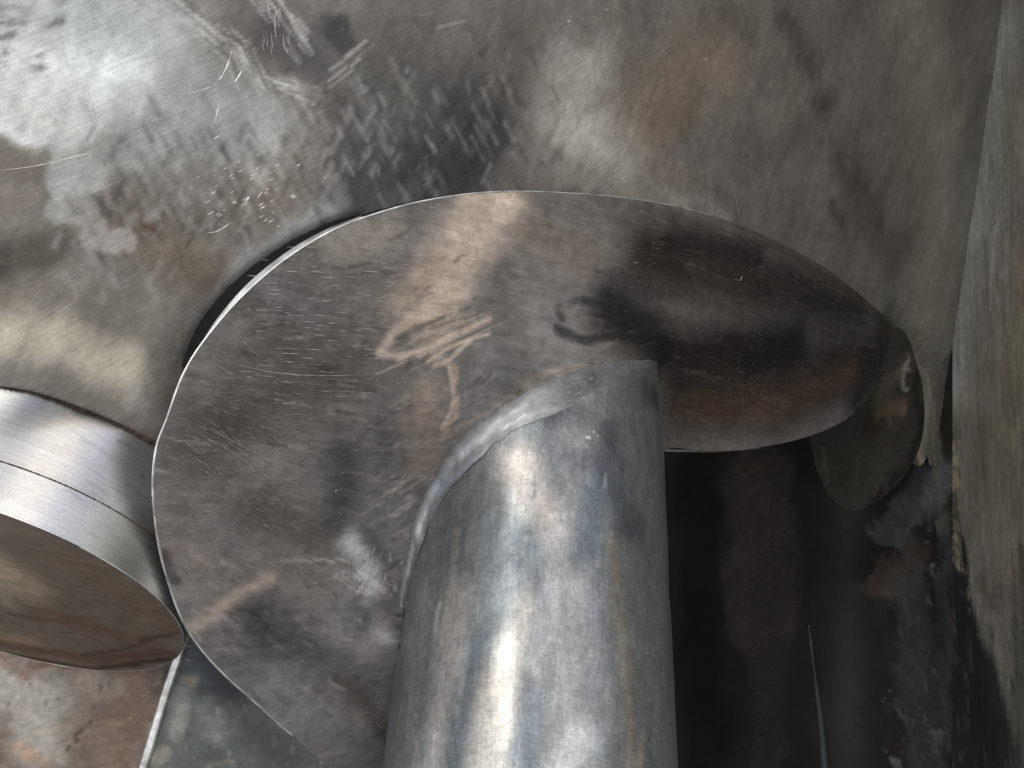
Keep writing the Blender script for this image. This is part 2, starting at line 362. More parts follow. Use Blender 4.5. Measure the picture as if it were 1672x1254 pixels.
mk([(1505, 700), (1506, 760)], 11, (176, 168, 146), .9, .6, True); mk([(1522, 600), (1518, 680), (1510, 740)], 16, (134, 134, 126), .8, .9, True); mk([(1538, 640), (1540, 800)], 9, (128, 112, 86), .6, .8); mk([(1490, 560), (1522, 620), (1530, 700)], 6, (150, 152, 146), .5, 1, True); mk([(1530, 640), (1522, 730)], 9, (150, 144, 124), .7, .8)
mk([(245, 369), (246, 370)], 11, (120, 84, 48), .8, .9); mk([(245, 370), (247, 371)], 5, (60, 34, 18), 1, .6)
def bend_sheet(V, n):
    q = to_px(V); out = V.copy()
    out += n * (.0035 * fbm(V, 5.5, 2, 2.)[:, None] + .0012 * fbm(V, 17, 2, 8.)[:, None])
    d = np.min([seg_dist(V, A, B) for A, B in zip(*(lambda E: (E[:-1], E[1:]))(sheet_s(hole_l[40::6])))], 0)   # lip of the opening turns inwards
    out += n * (.002 * np.clip(1 - d / .006, 0, 1) ** 2)[:, None]
    d = np.min([seg_dist(V, A, B) for A, B in zip(*(lambda E: (E[:-1], E[1:]))(sheet_s(hole_r[105::6])))], 0)
    out += n * (.02 * np.clip(1 - d / .04, 0, 1) ** 2)[:, None]
    return out
sheet = cut_sheet('back_sheet', out_sheet, SH, .0017, M_sheet, ms, (122, 118, 112), bend=bend_sheet, warp=.009, mottled=.13, seed=1., thick=.004, uvdir=(.8, .6), grain=.075, streak=(.45, 0, .89), contrast=1.32)
tag(sheet, 'large smoky grey steel sheet with tan patches behind the round plate', 'metal sheet')
chip = []
for (x, y, s) in [(929, 37, 6), (991, 17, 3)]:
    P = sheet_s(np.array([(x - s * .8, y + s * .5), (x + s * .7, y + s * .6), (x + s * .2, y - s), (x, y)])); 
    V = P - np.array([0, .0006, 0]); V[3] -= np.array([0, .003, 0])
    finish_mesh('paint_chip', V, [(0, 1, 3), (1, 2, 3), (2, 0, 3), (0, 2, 1)], plain('white_chip', (.8, .8, .76), 0, .6), sheet, smooth=False)

def scratches(name, parent, surf, items, offset, mat=M_glint):
    V, f = [], []
    for pts, wpx in items:
        P = surf(catmull(pts, 6)); n = len(P); T = np.gradient(P, axis=0); T /= np.linalg.norm(T, axis=1)[:, None]
        W = np.cross(T, [0, 1., 0]); W /= np.linalg.norm(W, axis=1)[:, None]
        wd = wpx * P[:, 1].mean() / 1312 * .5 * np.sin(np.linspace(.12, np.pi - .12, n)) * (1 + .35 * np.sin(np.arange(n) * 2.3))
        b = len(V)
        for i in range(n):
            V += [P[i] + W[i] * wd[i] - offset, P[i] - W[i] * wd[i] - offset]
        for i in range(n - 1): f.append((b + 2 * i, b + 2 * i + 1, b + 2 * i + 3, b + 2 * i + 2))
    return finish_mesh(name, V, f, mat, parent)

# ------------------------------------------------------------------ pipe ending in the round plate
def plane_n(a, b): n = np.cross(ray(a), ray(b)); return n / np.linalg.norm(n)
nl = plane_n((650, 1060), (625, 1250)); nr = plane_n((1079, 650), (1107, 1250))
ax = np.cross(nl, nr); ax /= np.linalg.norm(ax); ax *= np.sign(ax[1])
bl, br = ray((640, 1150)), ray((1102, 1150)); bl /= np.linalg.norm(bl); br /= np.linalg.norm(br)
mid = bl + br; mid -= ax * (mid @ ax); mid /= np.linalg.norm(mid)
nl *= np.sign(nl @ mid); nr *= np.sign(nr @ mid)
# axis line: s*mid + t*ax ; choose s so that the left joint lies on the plate plane at the photo's left weld foot
mid2 = None
nb = nl / (1) ; 
def axis_for(s):
    # direction in the span of mid and its perpendicular that is equally far from both tangent planes
    perp = np.cross(ax, mid); k = ((nl @ mid) - (nr @ mid)) / ((nr @ perp) - (nl @ perp)); d = mid + k * perp
    d /= np.linalg.norm(d); return d * s, s * (nl @ d)
PN = np.array([PL[0], 1, PL[1]]); pn = PN / np.linalg.norm(PN)
A0, RP = axis_for(.691)
X = np.cross(ax, [0, 1., 0]); X /= np.linalg.norm(X); Y = np.cross(X, ax)
def pipe_s(p):
    r = ray(p); o = -A0; dp = r - (r @ ax)[..., None] * ax; op = o - (o @ ax) * ax
    a = (dp * dp).sum(-1); b = (dp @ op) * 2; c = op @ op - RP * RP; D = np.clip(b * b - 4 * a * c, 0, None)
    return r * ((-b - np.sqrt(D)) / (2 * a))[..., None]
ARC = catmull([(654, 1048), (660, 985), (672, 925), (690, 860), (722, 785), (775, 717), (850, 662), (950, 622), (1020, 604), (1074, 600)], 12)
AJ = pipe_s(ARC)
AG = (AJ @ PN) / PL[2]                    # how far the plate is dished at the joint, relative to its plane
def dish(p):
    p = np.atleast_2d(p); g = np.ones(len(p)); wsum = np.zeros(len(p)); gs = np.zeros(len(p)); dm = np.full(len(p), 1e9)
    for a, gg in zip(ARC[::3], AG[::3]):
        d2 = ((p - a) ** 2).sum(1); w_ = 1 / (d2 + 60.) ** 2; wsum += w_; gs += w_ * gg; dm = np.minimum(dm, d2)
    return 1 + (gs / wsum - 1) * np.exp(-dm / 190. ** 2)
def plate_d(p):
    p = np.atleast_2d(np.asarray(p, float)); return plate_s(p) * dish(p)[:, None]
def und(V): return -pn * (.0016 * fbm(V, 6, 2, 6.) + .0004 * fbm(V, 30, 2, 6.))[:, None]
root = empty('pipe_with_flange', plate_s(np.array([860., 800.])), 'thick bluish steel pipe welded to a big round smoky flange plate in the centre', 'pipe flange')
nth, ntt = 620, 460
th = np.linspace(0, 2 * np.pi, nth, endpoint=False)
E = A0 + RP * (np.cos(th)[:, None] * X + np.sin(th)[:, None] * Y)
rel = AJ - A0; thA = np.arctan2(rel @ Y, rel @ X); thA = np.unwrap(thA); tA = AJ @ ax - A0 @ ax
if thA[-1] < thA[0]: thA, tA = thA[::-1], tA[::-1]
tht = thA[0] + np.mod(th - thA[0], 2 * np.pi); span = thA[-1] - thA[0]
tJ = np.where(tht <= thA[-1], np.interp(tht, thA, tA), 0)
hid = tht > thA[-1]; u_ = (tht[hid] - thA[-1]) / (2 * np.pi - span); tJ[hid] = tA[-1] * (1 - u_) + tA[0] * u_ + .05 * np.sin(u_ * np.pi)
tbot = -(A0 @ ax) * 0 + (pipe_s(np.array([860., 1420.])) @ ax)
k = np.linspace(0, 1, ntt)
tt = tbot + (tJ[:, None] + .002 - tbot) * k[None]
V = (E[:, None] + tt[..., None] * ax).reshape(-1, 3)
mp = []  # bands include reflections and a softened highlight painted into the colour
def mk(*a): mp.append(a)
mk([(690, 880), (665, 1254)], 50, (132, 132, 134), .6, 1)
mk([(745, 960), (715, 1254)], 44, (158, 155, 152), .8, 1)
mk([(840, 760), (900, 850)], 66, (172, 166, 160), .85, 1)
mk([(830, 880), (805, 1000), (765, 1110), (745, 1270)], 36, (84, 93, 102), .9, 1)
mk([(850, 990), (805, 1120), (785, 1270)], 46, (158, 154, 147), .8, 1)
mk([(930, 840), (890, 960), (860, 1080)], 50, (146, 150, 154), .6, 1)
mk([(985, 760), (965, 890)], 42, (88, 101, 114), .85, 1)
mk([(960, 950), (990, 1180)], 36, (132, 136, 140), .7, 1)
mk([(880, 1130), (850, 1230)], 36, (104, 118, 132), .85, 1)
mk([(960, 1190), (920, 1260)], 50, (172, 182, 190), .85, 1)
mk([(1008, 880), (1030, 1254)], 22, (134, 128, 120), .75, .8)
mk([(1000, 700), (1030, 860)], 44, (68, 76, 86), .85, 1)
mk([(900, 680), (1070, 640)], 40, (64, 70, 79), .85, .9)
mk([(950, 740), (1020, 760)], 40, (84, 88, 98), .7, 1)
for i in range(150):
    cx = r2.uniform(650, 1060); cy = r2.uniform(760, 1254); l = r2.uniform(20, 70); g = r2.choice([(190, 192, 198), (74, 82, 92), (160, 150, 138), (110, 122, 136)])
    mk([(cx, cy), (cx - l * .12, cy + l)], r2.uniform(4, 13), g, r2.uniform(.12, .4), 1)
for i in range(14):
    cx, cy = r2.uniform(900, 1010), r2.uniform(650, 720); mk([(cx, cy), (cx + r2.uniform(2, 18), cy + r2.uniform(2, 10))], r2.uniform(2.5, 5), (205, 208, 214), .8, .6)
colp = patina_and_light(V, pipe_s, (112, 119, 122), mp, warp=.008, mottled=.11, seed=30., grain=.10, streak=ax, contrast=.95)
V2 = V + (V - A0 - ((V - A0) @ ax)[:, None] * ax) / RP * (.0012 * fbm(V, 11, 3, 5.))[:, None]
uvp = np.stack([np.repeat(th, ntt) * RP, tt.ravel()], 1)
fp = grid_faces(nth, ntt, True)
nf = np.cross(V2[fp[:, 1]] - V2[fp[:, 0]], V2[fp[:, 2]] - V2[fp[:, 0]]); cen = V2[fp[:, 0]] - A0; cen -= (cen @ ax)[:, None] * ax
if (nf * cen).sum() < 0: fp = fp[:, ::-1].copy()
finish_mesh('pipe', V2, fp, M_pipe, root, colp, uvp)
# weld fillet between pipe and plate
nA = len(ARC); tg = np.gradient(ARC, axis=0); tg /= np.linalg.norm(tg, axis=1)[:, None]; on = np.stack([tg[:, 1], -tg[:, 0]], 1)
on *= np.sign((on * (ARC - np.array([860, 950]))).sum(1))[:, None]
env = np.clip(np.sin(np.linspace(.10, np.pi - .25, nA)), 0, 1) ** .5
r_w = np.random.default_rng(9); nzw = np.convolve(r_w.normal(size=nA + 8), np.ones(9) / 9, 'valid')
Pb = plate_d(ARC + on * ((17 + 10 * nzw) * env)[:, None]); Pb = Pb + und(Pb) - pn * .0002
eA = AJ - A0 - ((AJ - A0) @ ax)[:, None] * ax; eA /= RP
Pa = AJ - ax * (.024 * env * (1 + .25 * nzw))[:, None] + eA * .0001
Pc = AJ + eA * (.0010 * env)[:, None] - ax * .001
nk = 26; kk = np.linspace(0, 1, nk)
V = ((1 - kk)[None, :, None] ** 2 * Pa[:, None] + 2 * (kk * (1 - kk))[None, :, None] * Pc[:, None] + kk[None, :, None] ** 2 * Pb[:, None]).reshape(-1, 3)
V += np.repeat(eA, nk, 0) * (.0003 * fbm(V, 90, 2, 9.) + .0003 * fbm(V, 35, 2, 2.))[:, None] * np.tile(np.sin(kk * np.pi), nA)[:, None]
mw = []
def mk(*a): mw.append(a)
mk([(690, 880), (700, 820)], 18, (170, 174, 178), .7, .9); mk([(800, 745), (850, 710)], 22, (170, 174, 178), .7, .9)
mk([(720, 800), (790, 745)], 14, (130, 140, 158), .8, .7); mk([(850, 690), (950, 655)], 16, (150, 150, 148), .6, 1)
mk([(700, 810), (830, 690), (930, 650)], 5, (170, 172, 173), .6, 1); mk([(930, 640), (1080, 600)], 50, (66, 68, 73), .9, 1)
mk([(645, 940), (640, 1050)], 16, (190, 192, 192), .7, .8)
colw = patina_and_light(V, pipe_s, (104, 108, 112), mw, warp=.004, mottled=.2, seed=50.)
fw = grid_faces(nA, nk)
nf = np.cross(V[fw[:, 1]] - V[fw[:, 0]], V[fw[:, 2]] - V[fw[:, 0]]).sum(0)
if nf[1] > 0: fw = fw[:, ::-1].copy()
LA = np.concatenate([[0], np.cumsum(np.sqrt((np.diff(AJ, axis=0) ** 2).sum(1)))])
finish_mesh('weld_bead', V, fw, M_weld, root, colw, np.stack([np.repeat(LA, nk), np.tile(kk * .03, nA)], 1))

# plate: outline fan from the pipe axis
out_plate = catmull([(830, 313), (1000, 321), (1130, 343), (1250, 385), (1350, 440), (1430, 505), (1460, 534), (1457, 575), (1430, 635), (1385, 682), (1325, 710), (1240, 731), (1160, 738), (1085, 736), (1040, 800), (985, 960), (900, 1170), (790, 1290), (680, 1310), (545, 1254), (480, 1203), (420, 1150), (350, 1085), (302, 1020), (272, 940), (256, 868), (250, 790), (256, 730), (272, 685), (300, 610), (340, 548), (395, 484), (460, 427), (525, 386), (590, 357), (700, 327)], 18, True)
cpt = np.array([850., 640.])
NA, NR = len(out_plate), 330
kr = np.linspace(0, 1, NR) ** .8
px = cpt + (out_plate[:, None] - cpt) * kr[None, :, None]
PXP = px.reshape(-1, 2); V = plate_s(PXP)
ml = []
def mk(*a): ml.append(a)
mk([(820, 340), (760, 400), (720, 470)], 95, (172, 156, 141), .9, .9)  # warm reflected band painted down the plate, ending in feathered strokes
mk([(720, 480), (700, 530)], 60, (172, 154, 138), .85, .9)
mk([(760, 330), (830, 330)], 50, (176, 158, 142), .8, 1); mk([(700, 430), (650, 490)], 50, (160, 142, 126), .7, 1)
for k_, (pts, r_) in enumerate([([(622, 574), (640, 552), (672, 528), (700, 516), (740, 508)], 12), ([(618, 577), (650, 581), (690, 573), (730, 552), (775, 530)], 9), ([(655, 584), (700, 574), (745, 548), (800, 520)], 10),
        ([(712, 597), (735, 588), (752, 570), (768, 556)], 8), ([(640, 545), (690, 505), (760, 480)], 14), ([(735, 600), (742, 640), (738, 670), (722, 700)], 7), ([(700, 590), (750, 560), (800, 545)], 6)]):
    mk(catmull(pts, 3), r_ * 1.15, (176, 158, 142), .7, 1, True)
mk(catmull([(648, 556), (680, 538), (725, 520)], 3), 11, (106, 101, 97), .75, 1, True); mk(catmull([(700, 578), (740, 560), (775, 545)], 3), 4, (112, 106, 100), .7, .9, True)
for i in range(46):
    t = r2.random(); cx, cy = 640 + 180 * t + r2.gauss(0, 14), 580 - 70 * t + r2.gauss(0, 20); l = r2.uniform(10, 34)
    mk([(cx - l, cy + l * .42), (cx + l, cy - l * .42)], r2.uniform(1.6, 4), (180, 162, 146) if r2.random() > .45 else (104, 99, 95), r2.uniform(.2, .5), 1, True)
mk([(690, 640), (690, 740)], 70, (142, 126, 114), .8, 1)
mk([(735, 600), (742, 680), (720, 720)], 10, (166, 140, 120), .7, .8)
mk([(540, 410), (640, 380)], 50, (140, 131, 122), .8, .9)
mk([(500, 440), (560, 450)], 60, (108, 102, 96), .6, .9)
mk([(860, 380), (960, 420)], 70, (122, 110, 99), .8, 1)
mk([(820, 470), (860, 580)], 70, (104, 101, 97), .8, 1)
mk([(1060, 420), (1400, 500)], 100, (58, 55, 51), .95, .9)  # dark marks from here paint the recess's reflection on the right side
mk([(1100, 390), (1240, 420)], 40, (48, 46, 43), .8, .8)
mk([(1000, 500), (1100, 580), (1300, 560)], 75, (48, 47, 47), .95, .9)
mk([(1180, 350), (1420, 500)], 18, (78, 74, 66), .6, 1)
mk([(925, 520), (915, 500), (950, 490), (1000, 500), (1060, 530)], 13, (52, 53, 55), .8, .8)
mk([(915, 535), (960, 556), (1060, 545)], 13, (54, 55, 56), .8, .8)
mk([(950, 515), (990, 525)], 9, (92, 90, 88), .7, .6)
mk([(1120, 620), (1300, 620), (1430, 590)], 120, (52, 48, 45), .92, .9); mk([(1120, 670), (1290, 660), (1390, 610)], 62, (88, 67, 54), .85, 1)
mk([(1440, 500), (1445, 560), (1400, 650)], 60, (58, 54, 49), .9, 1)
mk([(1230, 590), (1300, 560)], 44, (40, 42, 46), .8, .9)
mk([(1120, 440), (1220, 480)], 12, (100, 92, 82), .5, 1)
mk([(330, 720), (440, 640), (540, 600)], 120, (88, 82, 78), .8, 1)
mk([(400, 500), (470, 560)], 50, (84, 80, 77), .7, .9)
mk([(290, 850), (330, 920)], 60, (118, 108, 102), .8, 1)
mk([(420, 830), (520, 880)], 70, (92, 84, 80), .7, 1)
mk([(560, 740), (560, 850)], 60, (76, 76, 76), .85, 1)
mk([(600, 900), (600, 1010)], 50, (70, 75, 80), .8, 1)
mk([(580, 890), (610, 960)], 34, (176, 178, 180), .7, 1)
mk([(480, 900), (640, 1000)], 16, (126, 122, 120), .6, 1)
mk([(270, 900), (285, 950)], 16, (62, 60, 58), .7, .8)
mk([(325, 1022), (380, 978), (440, 945)], 24, (164, 148, 128), .7, 1, True)
mk([(420, 1000), (500, 1060), (590, 1120)], 60, (82, 82, 82), .8, 1)
mk([(430, 1120), (560, 1210), (600, 1254)], 44, (112, 113, 113), .8, .9)
mk([(560, 1110), (640, 1200)], 20, (88, 78, 72), .6, .9)
mk([(330, 1040), (430, 1110)], 24, (100, 101, 101), .6, .9)
mk([(640, 800), (700, 740), (860, 630), (1000, 590)], 20, (134, 122, 112), .7, 1)
for i in range(700):
    cx, cy = r2.uniform(260, 800), r2.uniform(380, 1180); l = r2.uniform(5, 30); sl_ = (cy - 560) / 620 if cx < 620 else -.7
    br_ = r2.random() > .5
    mk([(cx - l, cy - l * sl_), (cx + l, cy + l * sl_)], r2.uniform(2, 8), (150, 145, 140) if br_ else (60, 57, 56), r2.uniform(.1, .4), 1)
for i in range(90):                      # two bands polished by the grinder
    t = r2.random(); cx, cy = 300 + 380 * t, 790 + 200 * t + r2.gauss(0, 14); l = r2.uniform(10, 30); mk([(cx - l, cy - l * .55), (cx + l, cy + l * .55)], r2.uniform(2, 5), (168, 164, 160), r2.uniform(.15, .45), 1)
for i in range(90):
    cx, cy = r2.gauss(330, 40), r2.gauss(830, 60); l = r2.uniform(8, 20); mk([(cx - l, cy - l * .5), (cx + l, cy + l * .5)], r2.uniform(2, 5), (150, 143, 138), r2.uniform(.15, .4), 1)
for i in range(300):
    cx, cy = r2.uniform(900, 1450), r2.uniform(350, 700); l = r2.uniform(4, 22)
    mk([(cx - l, cy - l * .15), (cx + l, cy + l * .15)], r2.uniform(2, 7), r2.choice([(98, 92, 84), (32, 31, 31), (92, 74, 62), (70, 72, 72)]), r2.uniform(.12, .42), 1)
for i in range(120):
    a = r2.uniform(0, 1); cx, cy = 640 + 380 * a + r2.gauss(0, 26), 800 - 215 * a ** .7 + r2.gauss(0, 18); l = r2.uniform(10, 34)
    mk([(cx - l, cy + l * (.8 - .5 * a)), (cx + l, cy - l * (.8 - .5 * a))], r2.uniform(2, 7), (152, 144, 136) if r2.random() > .4 else (84, 80, 76), r2.uniform(.15, .4), 1)
for i in range(24):                      # comb of grinding ticks beside the weld
    t = i / 24; cx = 625 + 25 * t + r2.gauss(0, 6); cy = 740 + 110 * t
    mk([(cx - 12, cy + 9), (cx + 22, cy - 12)], 3.4, (152, 148, 144), .6, .9)
colq = patina_and_light(V, plate_s, (112, 110, 108), ml, warp=.0055, mottled=.17, seed=70., grain=.12, streak=(.8, .66, -.12), contrast=1.3)
V = V * dish(PXP)[:, None]; V = V + und(V)
fq = grid_faces(NA, NR, True)
nf = np.cross(V[fq[:, 1]] - V[fq[:, 0]], V[fq[:, 2]] - V[fq[:, 0]]).sum(0)
if nf[1] > 0: fq = fq[:, ::-1].copy()
eu = np.cross(pn, [0, 0, 1.]); eu /= np.linalg.norm(eu); ew = np.cross(eu, pn)
finish_mesh('flange_plate', V, fq, M_plate, root, colq, np.stack([V @ eu, V @ ew], 1), thick=.003)
# bright ground arris along the rim, and the crescent of the ring behind the plate
rim = V.reshape(NA, NR, 3)[np.r_[360:648, 0:42], -1]; ribbon('rim_edge', rim + pn * .0006, .0008, M_rim, root)
ro = catmull([(590, 356), (530, 377), (469, 411), (404, 463), (352, 524), (322, 576), (304, 606)], 12)
ri = catmull([(592, 359), (535, 389), (478, 427), (412, 486), (352, 550), (318, 596), (303, 612)], 12)
V = np.concatenate([on_plane(ro, PL[0], PL[1], PL[2] + .009), on_plane(ri, PL[0], PL[1], PL[2] + .006)]); n = len(ro)
finish_mesh('backing_ring', V, [(i, n + i, n + i + 1, i + 1) for i in range(n - 1)], plain('ring_steel', (.30, .31, .32), .6, .45, 60), root, thick=.002)
bar = plate_s(catmull([(1078, 737), (1160, 738.5), (1245, 733)], 8)); ribbon('lower_edge', bar + pn * .004, .0011, M_bluerim, root)
sc = []
for i in range(330):
    cx, cy = r2.gauss(370, 75), r2.gauss(800, 100); l = r2.uniform(2, 11); a = .55 + r2.gauss(0, .12)
    if cx > 275: sc.append(([(cx - l, cy - l * a), (cx, cy + r2.gauss(0, .6)), (cx + l, cy + l * a)], r2.uniform(.35, 1.)))
for i in range(190):
    cx, cy = r2.uniform(400, 660), r2.uniform(400, 740); l = r2.uniform(3, 16)
    sc.append(([(cx - l, cy - l * .06), (cx, cy), (cx + l, cy + l * .05)], r2.uniform(.3, .9)))
for p in ([(370, 590), (440, 606), (520, 612), (600, 611)], [(290, 690), (340, 715), (390, 745), (420, 770)], [(300, 684), (350, 705), (400, 730), (440, 752)],
          [(600, 650), (590, 645), (592, 652), (600, 656)], [(548, 806), (545, 800), (556, 797), (572, 800)], [(1195, 455), (1205, 457), (1208, 450)], [(1040, 640), (1046, 630), (1040, 618)]):
    sc.append((p, .9))
for i in range(50):
    cx, cy = r2.gauss(598, 18), r2.gauss(925, 26); l = r2.uniform(3, 9); sc.append(([(cx - l * .4, cy + l), (cx, cy), (cx + l * .3, cy - l)], r2.uniform(.3, .6)))
for i in range(16):
    x = 492 + i * 8; sc.append(([(x, 772 + 3 * math.sin(i * .5)), (x + 4, 773 + 3 * math.sin(i * .5))], 1.))
scratches('scratch_marks', root, plate_d, sc, pn * .0028)['kind'] = 'stuff'
sc = [([(270, 155), (310, 152), (345, 138), (362, 115), (373, 84)], 1.4), ([(378, 135), (390, 115)], 1.5), ([(343, 205), (352, 170)], 1.2), ([(443, 18), (442, 40), (444, 64)], 1.6),
      ([(0, 278), (60, 270), (120, 255), (150, 250)], 1.3), ([(393, 330), (400, 322), (396, 318)], 2.2), ([(415, 322), (422, 312)], 2.2), ([(330, 380), (350, 376), (372, 362)], 1.4),
      ([(195, 345), (260, 410)], .8), ([(140, 150), (155, 200)], .7), ([(1185, 296), (1195, 330), (1198, 350)], 1.), ([(1140, 100), (1148, 96)], 1.2)]
for i in range(46):
    cx, cy = r2.gauss(400, 45), r2.gauss(310, 32); l = r2.uniform(1.5, 6); sc.append(([(cx - l, cy + l * .5), (cx, cy), (cx + l, cy - l * .6)], r2.uniform(.8, 1.6)))
for i in range(24):
    cx, cy = r2.uniform(420, 470), r2.uniform(10, 90); l = r2.uniform(5, 14); sc.append(([(cx, cy - l), (cx + 1, cy), (cx + 3, cy + l)], .8))
scratches('scratch_marks', sheet, sheet_s, sc, np.array([-.83, 1, .264]) * .005)['kind'] = 'stuff'

# ------------------------------------------------------------------ round cap at the left
cC = np.array([-.35182151, .55, -.14293845]); cf = np.array([-.14054617, -.65883446, -.73904257]); cR = .12756
e1 = np.cross(cf, [0, 1, 0]); e1 /= np.linalg.norm(e1); e2 = np.cross(cf, e1)
cap = empty('round_cap', cC - cf * .08, 'shiny turned steel cap with brown face below the sheet at the left', 'cylinder cap')
def cap_s(h0):
    def f(p):       # nearest point of the side surface on the ray
        r = ray(p); o = -cC; dp = r - (r @ cf)[..., None] * cf; op = o - (o @ cf) * cf
        a = (dp * dp).sum(-1); b = (dp @ op) * 2; c = op @ op - cR * cR; D = np.clip(b * b - 4 * a * c, 0, None)
        return r * ((-b - np.sqrt(D)) / (2 * a))[..., None]
    return f
mc = []
def mk(*a): mc.append(a)
mk([(225, 850), (290, 960)], 30, (128, 126, 116), .5, 1)
for i in range(50):
    cx, cy = r2.uniform(120, 270), r2.uniform(700, 900); l = r2.uniform(5, 22); mk([(cx - l, cy - l * .6), (cx + l, cy + l * .6)], r2.uniform(2, 6), (120, 128, 134), r2.uniform(.1, .35), 1)
thc = np.linspace(0, 2 * np.pi, 700, endpoint=False); ring = np.cos(thc)[:, None] * e1 + np.sin(thc)[:, None] * e2
def band(name, h0, h1, dr, nn, seed):
    hh = np.linspace(h0, h1, nn)
    prof = cR + dr + 0 * np.linspace(-1, 1, nn)
    V = (cC + ring[:, None] * prof[None, :, None] - cf * hh[None, :, None]).reshape(-1, 3)
    col = patina_and_light(V, cap_s(0), (204, 205, 202), mc, warp=.003, mottled=.06, seed=seed, grain=.03)
    f = grid_faces(700, nn, True); nf = np.cross(V[f[:, 1]] - V[f[:, 0]], V[f[:, 2]] - V[f[:, 0]]); cen = V[f[:, 0]] - cC; cen -= (cen @ cf)[:, None] * cf
    if (nf * cen).sum() < 0: f = f[:, ::-1].copy()
    return finish_mesh(name, V, f, M_cap, cap, col, np.stack([np.repeat(thc, nn) * cR, np.tile(hh, 700)], 1))
band('upper_band', .0303, .10, 0, 90, 90.); band('lower_band', -.0, .0299, .0, 50, 95.)
def cface(p): r = ray(p); return r * ((cC @ cf) / (r @ cf))[..., None]
nn = 150; rr = np.linspace(0, cR - .0008, nn)
V = (cC + ring[:, None] * rr[None, :, None] + cf * (.0006 * (1 - (rr / cR) ** 8))[None, :, None]).reshape(-1, 3)
mf = [([(-40, 900), (40, 960)], 80, (192, 170, 142), .8, .9), ([(-40, 1030), (60, 1050)], 40, (176, 150, 118), .6, .9), ([(0, 940), (10, 980)], 30, (208, 190, 162), .5, 1),
      ([(120, 920), (260, 1010)], 60, (126, 106, 88), .8, .9), ([(80, 1000), (240, 1050)], 46, (120, 92, 66), .7, .9), ([(20, 1000), (70, 1010)], 12, (96, 70, 46), .6, .6),
      ([(0, 1050), (150, 1078), (270, 1066)], 34, (98, 70, 50), .8, 1), ([(0, 1066), (150, 1093), (280, 1078)], 14, (64, 46, 34), .9, .8), ([(140, 1070), (200, 1060), (290, 1030)], 10, (70, 46, 32), .7, .8)]
col = patina_and_light(V, cface, (124, 108, 93), mf, warp=.006, mottled=.12, seed=110., grain=.08, streak=e1)
f = grid_faces(700, nn, True); nf = np.cross(V[f[:, 1]] - V[f[:, 0]], V[f[:, 2]] - V[f[:, 0]])
if (nf @ cf).sum() < 0: f = f[:, ::-1].copy()
finish_mesh('end_face', V, f, metal('brown_tinted_face', .6, .38, .08, (14, 500), .12, dens=.7), cap, col, np.stack([V @ e1, V @ e2], 1))
Sg = cC + ring * (cR + .0001) - cf * .0301
ribbon('seam_line', np.concatenate([Sg, Sg[:2]]), .0003 + .0003 * rng.random(702), M_seam, cap)
Jg = cap_s(0)(catmull([(-80, 622), (0, 629), (60, 639), (130, 664), (190, 690), (258, 724)], 30)) - np.array([0, .002, 0])
ribbon('dark_joint', Jg, .0011 + .0012 * rng.random(len(Jg)) + .0015 * np.exp(-((np.linspace(0, 1, len(Jg)) - .62) / .05) ** 2), M_seam, cap)

# ------------------------------------------------------------------ rusty panel and ledge plate at the lower left
RPL = (-.15, -.25, .93)
mr_ = [([(-20, 1120), (60, 1140), (70, 1220)], 70, (134, 133, 127), .85, .9), ([(150, 1110), (190, 1120)], 40, (112, 100, 88), .7, .9), ([(0, 1085), (60, 1100)], 20, (104, 74, 54), .6, .9),
       ([(200, 1160), (180, 1254)], 40, (98, 72, 56), .8, .9), ([(150, 1170), (125, 1220), (110, 1254)], 7, (58, 38, 28), .9, .7), ([(230, 1120), (250, 1160)], 40, (108, 82, 64), .6, .9),
       ([(262, 1110), (225, 1254)], 7, (112, 108, 98), .7, .8), ([(30, 1230), (90, 1254)], 16, (150, 112, 78), .6, .9), ([(-20, 1080), (250, 1100)], 8, (84, 54, 38), .8, .9)]
for i in range(60):
    cx, cy = r2.uniform(-20, 250), r2.uniform(1080, 1260); mr_.append(([(cx, cy), (cx + r2.uniform(-4, 4), cy + r2.uniform(1, 6))], r2.uniform(2, 7), r2.choice([(60, 40, 30), (74, 50, 36), (146, 104, 70)]), r2.uniform(.3, .8), .7))
pr = cut_sheet('rusty_panel', [(-140, 960), (330, 930), (322, 1100), (270, 1330), (-140, 1330)], RPL, .0014, M_rust, mr_, (92, 77, 66), warp=.010, mottled=.28, seed=130., thick=.004, grain=.12)
tag(pr, 'brown rusty panel with a pale grey patch under the round cap', 'metal panel')
LPL = (.05, -.2, .78)
led = empty('ledge_plate', on_plane(np.array([300., 1150.]), *LPL), 'dark mottled steel ledge with a bright rounded edge at the bottom left', 'metal ledge')
mg = [([(330, 1060), (380, 1140)], 34, (44, 50, 54), .8, .9), ([(300, 1120), (280, 1200)], 26, (124, 126, 120), .6, .9), ([(330, 1160), (360, 1200)], 30, (104, 110, 108), .5, .9),
      ([(420, 1200), (470, 1240)], 40, (40, 46, 52), .8, .9), ([(300, 1110), (310, 1115)], 10, (136, 112, 84), .6, .8), ([(350, 1250), (380, 1245)], 12, (112, 100, 84), .5, 1), ([(240, 1254), (270, 1230)], 18, (150, 144, 128), .6, .9)]
for i in range(110):
    cx, cy = r2.uniform(250, 540), r2.uniform(1040, 1260); l = r2.uniform(3, 10); mg.append(([(cx, cy), (cx + r2.uniform(-l, l), cy + l)], r2.uniform(2, 9), r2.choice([(120, 124, 122), (38, 42, 46), (96, 100, 98)]), r2.uniform(.15, .5), .8))
cut_sheet('face_sheet', [(314, 1010), (420, 1050), (640, 1280), (640, 1340), (205, 1340), (232, 1254), (272, 1135)], LPL, .0014, M_dark, mg, (62, 68, 69), parent=led, warp=.006, mottled=.34, seed=150., thick=.004, grain=.12)
